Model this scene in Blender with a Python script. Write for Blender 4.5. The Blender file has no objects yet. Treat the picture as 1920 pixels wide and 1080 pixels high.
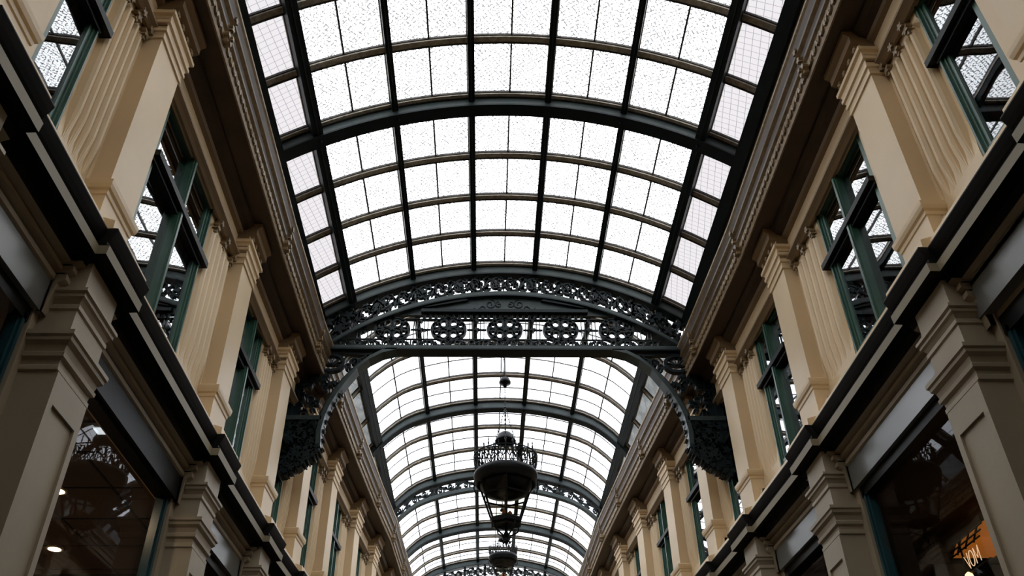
import bpy, bmesh, math, random
from mathutils import Matrix, Vector
random.seed(7)
S = 2.4            # metres per drawing unit
EYE = 1.6          # eye height in metres
R = math.radians
sc = bpy.context.scene
COL = sc.collection

# ---------------------------------------------------------------- camera, sky, exposure
F_PX, TH, PS, RO, X0 = 1617.2, 0.6404, 0.0360, 0.0152, -0.092
cam = bpy.data.cameras.new('camera'); co = bpy.data.objects.new('camera', cam); COL.objects.link(co)
cam.sensor_width = 36; cam.lens = F_PX / 1920 * 36; cam.clip_start = 0.05; cam.clip_end = 200
H = Vector((math.sin(PS), math.cos(PS), 0)); R0 = Vector((math.cos(PS), -math.sin(PS), 0)); Z = Vector((0, 0, 1))
Fw = H * math.cos(TH) + Z * math.sin(TH); U0 = -H * math.sin(TH) + Z * math.cos(TH)
Rt = R0 * math.cos(RO) - U0 * math.sin(RO); Up = R0 * math.sin(RO) + U0 * math.cos(RO)
m = Matrix.Identity(4)
for i in range(3): m[i][0] = Rt[i]; m[i][1] = Up[i]; m[i][2] = -Fw[i]
m.translation = Vector((X0 * S, 0, EYE)); co.matrix_world = m
sc.camera = co
sc.view_settings.view_transform = 'Standard'; sc.view_settings.look = 'None'
sc.view_settings.gamma = 1; sc.view_settings.use_curve_mapping = False
sc.view_settings.exposure = 0.0
wd = bpy.data.worlds.new('overcast_sky'); sc.world = wd; wd.use_nodes = True
bg = wd.node_tree.nodes['Background']; bg.inputs[0].default_value = (0.97, 0.985, 1.0, 1); bg.inputs[1].default_value = 4.2

# ---------------------------------------------------------------- materials
def nmat(name):
    mt = bpy.data.materials.new(name); mt.use_nodes = True
    nt = mt.node_tree; return mt, nt, nt.nodes['Principled BSDF'], nt.nodes['Material Output']
def paint(name, col, rough=0.5, var=0.12, scale=3.0, metal=0.0, bump=0.0, spec=0.5, streak=0.0):
    mt, nt, b, out = nmat(name)
    tc = nt.nodes.new('ShaderNodeTexCoord'); n = nt.nodes.new('ShaderNodeTexNoise')
    n.inputs['Scale'].default_value = scale; n.inputs['Detail'].default_value = 5
    nt.links.new(tc.outputs['Object'], n.inputs['Vector'])
    cr = nt.nodes.new('ShaderNodeValToRGB')
    cr.color_ramp.elements[0].position = 0.3; cr.color_ramp.elements[1].position = 0.7
    a = [c * (1 - var) for c in col]; c2 = [min(1, c * (1 + var)) for c in col]
    cr.color_ramp.elements[0].color = (*a, 1); cr.color_ramp.elements[1].color = (*c2, 1)
    nt.links.new(n.outputs['Fac'], cr.inputs[0]); nt.links.new(cr.outputs[0], b.inputs['Base Color'])
    b.inputs['Roughness'].default_value = rough; b.inputs['Metallic'].default_value = metal
    b.inputs['Specular IOR Level'].default_value = spec
    if bump:
        n2 = nt.nodes.new('ShaderNodeTexNoise'); n2.inputs['Scale'].default_value = scale * 14
        nt.links.new(tc.outputs['Object'], n2.inputs['Vector'])
        bp = nt.nodes.new('ShaderNodeBump'); bp.inputs['Strength'].default_value = bump; bp.inputs['Distance'].default_value = 0.004
        nt.links.new(n2.outputs['Fac'], bp.inputs['Height']); nt.links.new(bp.outputs[0], b.inputs['Normal'])
    return mt
def emit(name, col, st):
    mt, nt, b, out = nmat(name); b.inputs['Base Color'].default_value = (*col, 1)
    b.inputs['Emission Color'].default_value = (*col, 1); b.inputs['Emission Strength'].default_value = st; return mt
def glass_pane(name, tint, refl=1.0, bump=0.0, bscale=3.0):
    # clear pane: fresnel mix of a mirror and straight-through transparency
    mt, nt, b, out = nmat(name); nt.nodes.remove(b)
    tr = nt.nodes.new('ShaderNodeBsdfTransparent'); tr.inputs[0].default_value = (*tint, 1)
    gl = nt.nodes.new('ShaderNodeBsdfGlossy'); gl.inputs['Roughness'].default_value = 0.015
    gl.inputs[0].default_value = (0.95, 0.97, 1, 1)
    # Schlick reflectance from the angle between view ray and surface, the same on both faces
    ge = nt.nodes.new('ShaderNodeNewGeometry'); dt = nt.nodes.new('ShaderNodeVectorMath'); dt.operation = 'DOT_PRODUCT'
    nt.links.new(ge.outputs['Normal'], dt.inputs[0]); nt.links.new(ge.outputs['Incoming'], dt.inputs[1])
    def mth(op, a, bval=None):
        n_ = nt.nodes.new('ShaderNodeMath'); n_.operation = op; nt.links.new(a, n_.inputs[0])
        if bval is not None: n_.inputs[1].default_value = bval
        return n_
    ab = mth('ABSOLUTE', dt.outputs['Value']); su = nt.nodes.new('ShaderNodeMath'); su.operation = 'SUBTRACT'; su.inputs[0].default_value = 1.0
    nt.links.new(ab.outputs[0], su.inputs[1]); pw = mth('POWER', su.outputs[0], 5.0); ml = mth('MULTIPLY', pw.outputs[0], .96); ad = mth('ADD', ml.outputs[0], .04)
    mu = mth('MULTIPLY', ad.outputs[0], refl); mu.use_clamp = True
    mx = nt.nodes.new('ShaderNodeMixShader')
    nt.links.new(mu.outputs[0], mx.inputs[0]); nt.links.new(tr.outputs[0], mx.inputs[1]); nt.links.new(gl.outputs[0], mx.inputs[2])
    nt.links.new(mx.outputs[0], out.inputs[0])
    if bump:
        tc = nt.nodes.new('ShaderNodeTexCoord'); n = nt.nodes.new('ShaderNodeTexNoise'); n.inputs['Scale'].default_value = bscale
        n.inputs['Detail'].default_value = 1
        nt.links.new(tc.outputs['Object'], n.inputs['Vector'])
        bp = nt.nodes.new('ShaderNodeBump'); bp.inputs['Strength'].default_value = 1; bp.inputs['Distance'].default_value = bump
        nt.links.new(n.outputs['Fac'], bp.inputs['Height'])
        nt.links.new(bp.outputs[0], gl.inputs['Normal'])
    return mt
def wired_glass(name, pitch, wire, rot, wcol, base=(0.93, 0.94, 0.95), noise_cut=0.0, dirt=0.0):
    # clear overhead glass with a wire mesh cast into it
    mt, nt, b, out = nmat(name); nt.nodes.remove(b)
    tc = nt.nodes.new('ShaderNodeTexCoord'); mp = nt.nodes.new('ShaderNodeMapping')
    mp.inputs['Rotation'].default_value = (0, 0, R(rot)); nt.links.new(tc.outputs['Object'], mp.inputs[0])
    sp = nt.nodes.new('ShaderNodeSeparateXYZ'); nt.links.new(mp.outputs[0], sp.inputs[0])
    fac = None
    for ax in ('X', 'Y'):
        d = nt.nodes.new('ShaderNodeMath'); d.operation = 'DIVIDE'; d.inputs[1].default_value = pitch; nt.links.new(sp.outputs[ax], d.inputs[0])
        f = nt.nodes.new('ShaderNodeMath'); f.operation = 'FRACT'; nt.links.new(d.outputs[0], f.inputs[0])
        l = nt.nodes.new('ShaderNodeMath'); l.operation = 'LESS_THAN'; l.inputs[1].default_value = wire / pitch; nt.links.new(f.outputs[0], l.inputs[0])
        if fac is None: fac = l
        else:
            mxx = nt.nodes.new('ShaderNodeMath'); mxx.operation = 'MAXIMUM'
            nt.links.new(fac.outputs[0], mxx.inputs[0]); nt.links.new(l.outputs[0], mxx.inputs[1]); fac = mxx
    if noise_cut:
        n = nt.nodes.new('ShaderNodeTexNoise'); n.inputs['Scale'].default_value = 60; nt.links.new(tc.outputs['Object'], n.inputs['Vector'])
        g = nt.nodes.new('ShaderNodeMath'); g.operation = 'GREATER_THAN'; g.inputs[1].default_value = noise_cut; nt.links.new(n.outputs['Fac'], g.inputs[0])
        mm = nt.nodes.new('ShaderNodeMath'); mm.operation = 'MULTIPLY'; nt.links.new(fac.outputs[0], mm.inputs[0]); nt.links.new(g.outputs[0], mm.inputs[1]); fac = mm
    tr = nt.nodes.new('ShaderNodeBsdfTransparent'); tr.inputs[0].default_value = (*base, 1)
    if dirt:
        n3 = nt.nodes.new('ShaderNodeTexNoise'); n3.inputs['Scale'].default_value = 5; n3.inputs['Detail'].default_value = 6
        nt.links.new(tc.outputs['Object'], n3.inputs['Vector'])
        cr = nt.nodes.new('ShaderNodeValToRGB'); cr.color_ramp.elements[0].position = .35; cr.color_ramp.elements[1].position = .62
        cr.color_ramp.elements[0].color = (*[c * (1 - dirt) for c in base], 1); cr.color_ramp.elements[1].color = (*base, 1)
        nt.links.new(n3.outputs['Fac'], cr.inputs[0]); nt.links.new(cr.outputs[0], tr.inputs[0])
    w = nt.nodes.new('ShaderNodeBsdfTransparent'); w.inputs[0].default_value = (*wcol, 1)
    mx = nt.nodes.new('ShaderNodeMixShader'); nt.links.new(fac.outputs[0], mx.inputs[0])
    nt.links.new(tr.outputs[0], mx.inputs[1]); nt.links.new(w.outputs[0], mx.inputs[2]); nt.links.new(mx.outputs[0], out.inputs[0])
    return mt
M = dict(
    cream=paint('cream_paint', (0.70, 0.53, 0.32), 0.42, 0.05, 2.0, bump=0.15),
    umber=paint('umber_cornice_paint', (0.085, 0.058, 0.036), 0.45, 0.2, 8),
    olive=paint('olive_corona_paint', (0.25, 0.205, 0.125), 0.5, 0.1, 3),
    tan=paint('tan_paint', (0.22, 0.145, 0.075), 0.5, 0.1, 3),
    stone=paint('taupe_paint', (0.35, 0.285, 0.195), 0.5, 0.06, 2.5, bump=0.15),
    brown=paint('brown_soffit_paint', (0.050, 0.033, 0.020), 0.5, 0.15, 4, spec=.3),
    gilt=paint('worn_gilt_paint', (0.27, 0.19, 0.105), 0.4, 0.3, 20),
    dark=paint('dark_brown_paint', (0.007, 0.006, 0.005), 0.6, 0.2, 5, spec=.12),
    iron=paint('blue_black_iron_paint', (0.004, 0.010, 0.012), 0.5, 0.25, 6, bump=0.1, spec=.22),
    ribp=paint('grey_green_rib_paint', (0.026, 0.040, 0.040), 0.42, 0.25, 9, bump=0.2, spec=.35),
    bar=paint('weathered_bar_paint', (0.36, 0.32, 0.26), 0.6, 0.35, 25),
    bardk=paint('dark_bar_paint', (0.030, 0.024, 0.020), 0.6, 0.3, 20),
    green=paint('green_sash_paint', (0.035, 0.095, 0.068), 0.3, 0.2, 4),
    sashdk=paint('black_sash_paint', (0.005, 0.006, 0.006), 0.45, 0.2, 4, spec=.2),
    teal=paint('teal_shopfront_paint', (0.010, 0.050, 0.062), 0.28, 0.2, 4),
    fascia=paint('grey_fascia_enamel', (0.16, 0.16, 0.145), 0.22, 0.05, 2),
    floor=paint('grey_floor_tile', (0.07, 0.062, 0.055), 0.35, 0.1, 3),
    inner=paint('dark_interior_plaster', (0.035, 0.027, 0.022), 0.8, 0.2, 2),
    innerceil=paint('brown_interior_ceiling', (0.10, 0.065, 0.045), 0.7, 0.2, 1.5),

    rust=paint('rust_red_curtain', (0.16, 0.035, 0.022), 0.9, 0.2, 5),
    black=paint('lantern_black_iron', (0.004, 0.005, 0.006), 0.45, 0.3, 12, spec=.2),
    led=emit('cool_panel_light', (0.86, 0.93, 1.0), 0.9),
    down=emit('downlight_glow', (1.0, 0.72, 0.42), 9.0),
    warm=emit('warm_bulb', (1.0, 0.55, 0.22), 4.0),
    amber=emit('amber_lit_shade', (0.8, 0.24, 0.03), 0.28),
    neon=emit('filament_lettering', (1.0, 0.66, 0.38), 0.9),
    mirror=glass_pane('old_window_glass', (0.40, 0.47, 0.45), 3.0, 0.0010, 2.2),
    shopg=glass_pane('shop_glass', (0.80, 0.82, 0.82), 0.55, 0.0, 1.5),
    lampg=glass_pane('lantern_glass', (0.72, 0.72, 0.66), 0.8),
    wire=wired_glass('diamond_wired_glass', 0.038, 0.014, 38, (0.11, 0.11, 0.11), noise_cut=0.49),
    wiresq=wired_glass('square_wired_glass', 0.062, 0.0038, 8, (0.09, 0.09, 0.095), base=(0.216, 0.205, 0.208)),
    farg=wired_glass('ribbed_far_glass', 0.20, 0.006, 4, (0.16, 0.17, 0.19), base=(0.90, 0.92, 0.96), noise_cut=.46),
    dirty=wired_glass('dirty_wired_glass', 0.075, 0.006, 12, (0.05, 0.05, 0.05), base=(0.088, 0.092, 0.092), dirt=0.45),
)

# ---------------------------------------------------------------- mesh helpers (drawing units in, metres out)
def w2(p): return (p[0] * S, p[1] * S, p[2] * S + EYE)
class MB:
    def __init__(s): s.v = []; s.f = []; s.m = []
    def quad_grid(s, rows, close_u=False, close_v=False, mats=None):
        # rows: list of equal-length point lists
        n = len(rows[0]); b = len(s.v)
        for r in rows: s.v += [tuple(p) for p in r]
        for i in range(len(rows) if close_v else len(rows) - 1):
            i2 = (i + 1) % len(rows)
            for j in range(n if close_u else n - 1):
                j2 = (j + 1) % n
                s.f.append((b + i * n + j, b + i * n + j2, b + i2 * n + j2, b + i2 * n + j)); s.m.append(mats[j] if mats else 0)
    def face(s, pts, mat=0):
        b = len(s.v); s.v += [tuple(p) for p in pts]; s.f.append(tuple(range(b, b + len(pts)))); s.m.append(mat)
    def hexa(s, c, mat=0):
        b = len(s.v); s.v += [tuple(p) for p in c]
        for f in ((0, 3, 2, 1), (4, 5, 6, 7), (0, 1, 5, 4), (1, 2, 6, 5), (2, 3, 7, 6), (3, 0, 4, 7)):
            s.f.append(tuple(b + k for k in f)); s.m.append(mat)
    def box(s, x0, x1, y0, y1, z0, z1, mat=0):
        s.hexa([(x0, y0, z0), (x1, y0, z0), (x1, y1, z0), (x0, y1, z0), (x0, y0, z1), (x1, y0, z1), (x1, y1, z1), (x0, y1, z1)], mat)
    def loft(s, rings, mats=None, caps=True):
        # rings: closed loops of equal length
        n = len(rings[0]); b = len(s.v)
        for r in rings: s.v += [tuple(p) for p in r]
        for i in range(len(rings) - 1):
            for j in range(n):
                j2 = (j + 1) % n
                s.f.append((b + i * n + j, b + i * n + j2, b + (i + 1) * n + j2, b + (i + 1) * n + j)); s.m.append(mats[j] if mats else 0)
        if caps:
            s.f.append(tuple(b + j for j in range(n))[::-1]); s.m.append(0)
            s.f.append(tuple(b + (len(rings) - 1) * n + j for j in range(n))); s.m.append(0)
    def tube(s, pts, r, n=6):
        pts = [Vector(p) for p in pts]; rings = []
        for i, p in enumerate(pts):
            t = (pts[min(i + 1, len(pts) - 1)] - pts[max(i - 1, 0)])
            if t.length < 1e-9: t = Vector((0, 0, 1))
            t.normalize(); a = t.cross(Vector((0, 1, 0)))
            if a.length < .1: a = t.cross(Vector((1, 0, 0)))
            a.normalize(); c = t.cross(a)
            rr = r[i] if isinstance(r, (list, tuple)) else r
            rings.append([p + a * rr * math.cos(k * 2 * math.pi / n) + c * rr * math.sin(k * 2 * math.pi / n) for k in range(n)])
        s.loft(rings)
    def lathe(s, prof, cx, cy, n=24, ph=0.0):
        rings = [[(cx + r * math.cos(ph + k * 2 * math.pi / n), cy + r * math.sin(ph + k * 2 * math.pi / n), z) for k in range(n)] for r, z in prof]
        s.loft(rings)
    def ribbon(s, pts2, hw, M3, t0, t1):
        # flat scroll strip: pts2 in 2D, M3(a,b,t)->3D, thickness t0..t1
        rings = []; n = len(pts2)
        for i, p in enumerate(pts2):
            q0 = pts2[max(i - 1, 0)]; q1 = pts2[min(i + 1, n - 1)]
            dx, dy = q1[0] - q0[0], q1[1] - q0[1]; L = math.hypot(dx, dy) or 1e-9
            h = hw[i] if isinstance(hw, (list, tuple)) else hw
            nx, ny = -dy / L * h, dx / L * h
            rings.append([M3(p[0] + nx, p[1] + ny, t0), M3(p[0] - nx, p[1] - ny, t0), M3(p[0] - nx, p[1] - ny, t1), M3(p[0] + nx, p[1] + ny, t1)])
        s.loft(rings)
    def plate(s, poly, M3, t0, t1):
        n = len(poly); b = len(s.v)
        s.v += [tuple(M3(a, c, t0)) for a, c in poly] + [tuple(M3(a, c, t1)) for a, c in poly]
        s.f.append(tuple(b + i for i in range(n))); s.m.append(0)
        s.f.append(tuple(b + n + i for i in range(n))[::-1]); s.m.append(0)
        for i in range(n):
            j = (i + 1) % n; s.f.append((b + i, b + n + i, b + n + j, b + j)); s.m.append(0)
    def leaf(s, cx, cy, r, rot, M3, t0, t1, lobes=5):
        n = lobes * 4
        poly = []
        for k in range(n):
            a = rot + 2 * math.pi * k / n; rr = r * (0.72 + 0.28 * math.cos(lobes * (a - rot)))
            poly.append((cx + rr * math.cos(a), cy + rr * math.sin(a)))
        s.plate(poly, M3, t0, t1)
    def build(s, name, mats, parent=None, smooth=False, base=None):
        if not isinstance(mats, (list, tuple)): mats = [mats]
        vs = [Vector(w2(p)) for p in s.v]
        if parent is not None: base = Vector(parent['_b'])
        elif base is not None: base = Vector(w2(base))
        else: base = Vector((sum(v.x for v in vs) / len(vs), sum(v.y for v in vs) / len(vs), min(v.z for v in vs)))
        me = bpy.data.meshes.new(name); me.from_pydata([v - base for v in vs], [], s.f)
        for mt in mats: me.materials.append(M[mt] if isinstance(mt, str) else mt)
        for p, k in zip(me.polygons, s.m): p.material_index = k; p.use_smooth = smooth
        bm = bmesh.new(); bm.from_mesh(me); bmesh.ops.recalc_face_normals(bm, faces=bm.faces); bm.to_mesh(me); bm.free()
        o = bpy.data.objects.new(name, me); COL.objects.link(o)
        if parent is not None:
            o.parent = parent; b2 = base
            o['_b'] = tuple(b2)
        else: o.location = base; o['_b'] = tuple(base)
        return o
def thing(name, label, cat, base, group=None, kind=None):
    o = bpy.data.objects.new(name, None); COL.objects.link(o); o.empty_display_size = .1
    b = Vector(w2(base)); o.location = b; o['_b'] = tuple(b)
    tag(o, label, cat, group, kind); return o
def tag(o, label=None, cat=None, group=None, kind=None):
    if label: o['label'] = label
    if cat: o['category'] = cat
    if group: o['group'] = group
    if kind: o['kind'] = kind
    return o
def lerp(a, b, t): return a + (b - a) * t
def lin(tab, y):
    if y <= tab[0][0]: return tab[0][1]
    for (a, u), (b, v) in zip(tab, tab[1:]):
        if y <= b: return lerp(u, v, (y - a) / (b - a))
    return tab[-1][1]
WT = [(2.72, 1.0), (3.45, .985), (3.99, .955), (4.65, .925), (5.32, .885), (5.92, .84), (6.6, .82), (7.3, .80), (9.5, .76), (12, .74)]
WR = [(2.72, 1.030), (3.45, 1.0), (3.99, .965), (4.65, .915), (5.32, .870), (5.92, .83), (6.6, .81), (7.3, .79), (9.5, .755), (12, .735)]   # right wall stands a little further out
def w(y, side=-1): return lin(WT if side < 0 else WR, y)
def lift(side, z):   # the right shopfronts are set a little higher than the left ones
    return z if side < 0 else z + .038 * min(1, max(0, (2.0 - z) / .55)) * min(1, max(0, (z + .65) / .6))
def P(side, d, y, z): return (side * (w(y, side) + d), y, lift(side, z))
SN = {-1: 'left', 1: 'right'}
Y0, Y1 = -2.6, 9.6
PILS = {-1: [(-1.9, -1.745), (-.9, -.745), (.1, .255), (.945, 1.10), (1.535, 1.69), (2.545, 2.70), (3.30, 3.45), (3.86, 3.99), (4.46, 4.60), (5.16, 5.31), (5.78, 5.93), (6.46, 6.60), (7.12, 7.26), (7.76, 7.90), (8.5, 8.64)]}
PILS[1] = PILS[-1][:3] + [(.985, 1.135), (1.625, 1.78), (2.55, 2.705), (3.31, 3.46)] + PILS[-1][7:]
ORD = ['first', 'second', 'third', 'fourth', 'fifth', 'sixth', 'seventh', 'eighth', 'ninth', 'tenth', 'eleventh', 'twelfth', 'thirteenth', 'fourteenth', 'fifteenth', 'sixteenth', 'seventeenth', 'eighteenth', 'nineteenth', 'twentieth', 'twenty-first', 'twenty-second', 'twenty-third', 'twenty-fourth', 'twenty-fifth']
FIRSTP = 3         # index of the first pilaster in view
def ordp(i): return ORD[max(0, i - FIRSTP)]

def stations(near, far, proj, pils, y0=Y0, y1=Y1):
    st = []; ys = set()
    st.append((y0, 0))
    for a, b in pils:
        if a - near <= y0 + .01 or b + far >= y1 - .01: continue
        st += [(a - near, 0), (a - near, -proj), (b + far, -proj), (b + far, 0)]
    st.append((y1, 0))
    # extra stations at the bends of the wall
    out = []
    for (ya, oa), (yb, ob) in zip(st, st[1:]):
        out.append((ya, oa))
        if oa == ob:
            for t, _ in WT:
                if ya + .005 < t < yb - .005: out.append((t, oa))
    out.append(st[-1]); return out
def sweep(mb, side, prof, sts, mats=None, caps=True):
    mb.loft([[P(side, d + off, y, z) for d, z in prof] for y, off in sts], mats, caps)

# ---------------------------------------------------------------- setting
mb = MB(); mb.box(-4.2, 4.2, Y0 - .1, Y1 + .1, -EYE / S - .05, -EYE / S); o = mb.build('floor', 'floor'); tag(o, 'pale tiled arcade floor', None, None, 'structure')
for nm, ya, yb in (('wall_back', Y0 - .14, Y0), ('wall_front', Y1, Y1 + .04)):
    mb = MB(); mb.box(-4.2, 4.2, ya, yb, -EYE / S, 2.3); tag(mb.build(nm, 'stone'), 'end wall of the arcade', None, None, 'structure')
for sd in (-1, 1):
    nm = SN[sd]
    # outer shell, upper floor slab, roof slab and back walls of the shops
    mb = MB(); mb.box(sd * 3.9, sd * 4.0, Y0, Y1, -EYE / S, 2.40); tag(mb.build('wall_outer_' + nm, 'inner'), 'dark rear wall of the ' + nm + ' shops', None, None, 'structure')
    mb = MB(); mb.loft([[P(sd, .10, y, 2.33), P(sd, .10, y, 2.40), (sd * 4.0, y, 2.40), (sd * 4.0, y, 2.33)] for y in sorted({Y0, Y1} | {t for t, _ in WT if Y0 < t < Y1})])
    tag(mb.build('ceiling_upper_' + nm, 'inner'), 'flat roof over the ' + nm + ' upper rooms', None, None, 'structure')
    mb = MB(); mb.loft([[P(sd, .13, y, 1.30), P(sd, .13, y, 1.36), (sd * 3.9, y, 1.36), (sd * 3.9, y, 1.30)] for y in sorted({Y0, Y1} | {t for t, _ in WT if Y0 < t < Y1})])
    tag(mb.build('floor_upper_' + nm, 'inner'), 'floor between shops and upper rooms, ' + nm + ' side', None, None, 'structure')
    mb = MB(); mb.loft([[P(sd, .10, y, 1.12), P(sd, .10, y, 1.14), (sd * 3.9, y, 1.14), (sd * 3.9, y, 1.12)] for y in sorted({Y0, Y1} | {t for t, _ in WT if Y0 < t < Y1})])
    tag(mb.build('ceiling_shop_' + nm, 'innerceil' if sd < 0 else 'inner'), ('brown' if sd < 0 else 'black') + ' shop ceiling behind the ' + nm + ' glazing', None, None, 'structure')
    # masonry above the windows up to the gutter
    mb = MB(); sts = stations(0, 0, 0, [])
    sweep(mb, sd, [(.045, 2.03), (.045, 2.36), (.12, 2.36), (.12, 2.03)], sts); tag(mb.build('wall_frieze_' + nm, 'cream'), 'plain cream frieze wall above the ' + nm + ' windows', None, None, 'structure')
    # spandrel wall below the windows
    mb = MB(); sweep(mb, sd, [(.055, 1.10), (.055, 1.405), (.13, 1.405), (.13, 1.10)], sts); tag(mb.build('wall_' + nm, 'cream'), 'cream spandrel wall under the ' + nm + ' windows', None, None, 'structure')

# upper cornice -----------------------------------------------------------
UC = [(.045, 2.020), (.036, 2.020), (.030, 2.026), (.036, 2.030), (.030, 2.036), (.020, 2.044), (.020, 2.052), (.030, 2.058), (.028, 2.064), (.040, 2.068), (.040, 2.135), (.026, 2.142), (.022, 2.155), (.0, 2.165), (-.012, 2.182), (-.012, 2.192),
      (-.078, 2.196), (-.086, 2.190), (-.090, 2.200), (-.084, 2.210), (-.088, 2.252), (-.098, 2.258), (-.098, 2.270), (-.090, 2.275), (-.096, 2.295), (-.108, 2.302), (-.108, 2.314), (-.104, 2.318), (-.112, 2.342), (-.118, 2.348), (-.118, 2.358), (-.02, 2.362), (.045, 2.362)]
UM = []
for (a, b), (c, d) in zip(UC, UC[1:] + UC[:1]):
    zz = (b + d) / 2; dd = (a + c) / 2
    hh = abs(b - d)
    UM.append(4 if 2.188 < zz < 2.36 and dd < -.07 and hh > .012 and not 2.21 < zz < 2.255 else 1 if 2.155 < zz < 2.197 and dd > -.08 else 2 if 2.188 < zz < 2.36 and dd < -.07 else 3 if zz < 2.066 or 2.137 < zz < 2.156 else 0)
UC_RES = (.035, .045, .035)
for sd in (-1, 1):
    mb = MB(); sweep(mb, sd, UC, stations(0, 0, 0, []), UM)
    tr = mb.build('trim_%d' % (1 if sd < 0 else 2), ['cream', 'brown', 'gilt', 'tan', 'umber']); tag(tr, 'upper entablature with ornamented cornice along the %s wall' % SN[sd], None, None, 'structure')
    # leaf moulding running along the cornice face
    mb = MB(); y = Y0 + .05; k = 0
    while y < Y1 - .05:
        yy = y
        def M3(a, b, t, yy=yy): return P(sd, -.086 - t, yy + a, 2.231 + b)
        if y > 1.2:
            mb.leaf(0, 0.008 * (-1) ** k, .010, .4 * k, M3, -.004, .004 + .003 * (k % 2), 5)
            mb.ribbon([(-.014 + .028 * q / 4, .011 * math.sin(q * math.pi / 2 + k * math.pi)) for q in range(5)], .0035, M3, -.004, .006)
        y += .019; k += 1
    mb.build('leaf_moulding', 'gilt', tr)['kind'] = 'stuff'
    # rosettes and frieze blocks over each pilaster
    for i, (a, b) in enumerate(PILS[sd]):
        if i < FIRSTP or i > 13: continue
        mb = MB(); c = (a + b) / 2
        # frieze block breaking forward above the capital
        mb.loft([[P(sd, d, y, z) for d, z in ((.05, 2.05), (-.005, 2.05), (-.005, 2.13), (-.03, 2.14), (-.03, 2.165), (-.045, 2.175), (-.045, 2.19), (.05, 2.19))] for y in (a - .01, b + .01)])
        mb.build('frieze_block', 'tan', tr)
        yc = b + .015
        def M3(u, v, t, yc=yc): return P(sd, -.094 - t, yc + u, 2.225 + v)
        mb = MB()
        for q in range(6):
            an = q * math.pi / 3; mb.leaf(.014 * math.cos(an), .014 * math.sin(an), .012, an, M3, -.005, .012 + .004 * (q % 2), 3)
        mb.leaf(0, 0, .010, 0, M3, .005, .024, 6)
        mb.leaf(0.0, .05, .014, .3, M3, -.008, .016, 5); mb.leaf(0.0, .09, .014, .9, M3, -.012, .020, 5)
        mb.build('rosette', 'gilt', tr)

mb = MB(); mb.box(-1.2, 1.2, Y0, -.3, 2.40, 2.95); tag(mb.build('ceiling', 'cream'), 'plain entrance ceiling behind the viewer', None, None, 'structure')  # unseen ceiling added to keep sky light off the camera-facing sides
# lower cornice -----------------------------------------------------------
LC = [(.055, 1.06), (.045, 1.135), (.030, 1.145), (.030, 1.158), (.040, 1.162), (.022, 1.170), (.022, 1.182), (.032, 1.186), (.008, 1.196), (.002, 1.208), (-.002, 1.214),
      (-.038, 1.216), (-.040, 1.240), (-.032, 1.243), (-.032, 1.252), (-.036, 1.258), (-.042, 1.270), (-.048, 1.284), (-.046, 1.290), (-.034, 1.292), (-.033, 1.314), (.03, 1.335), (.055, 1.40)]
LM = [0, 0, 0, 1, 0, 0, 1, 0, 1, 1, 1, 3, 1, 1, 1, 1, 1, 1, 2, 2, 2, 2, 0]  # near-black soffit and bead creases paint in shade; the cyma itself is dark
for sd in (-1, 1):
    mb = MB(); sweep(mb, sd, LC, stations(.022, .05, .024, PILS[sd]), LM)
    tr = mb.build('trim_%d' % (3 if sd < 0 else 4), ['stone', 'dark', 'cream', 'olive']); tag(tr, 'lower cornice stepping forward over each shop pilaster along the %s wall' % SN[sd], None, None, 'structure')

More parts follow.
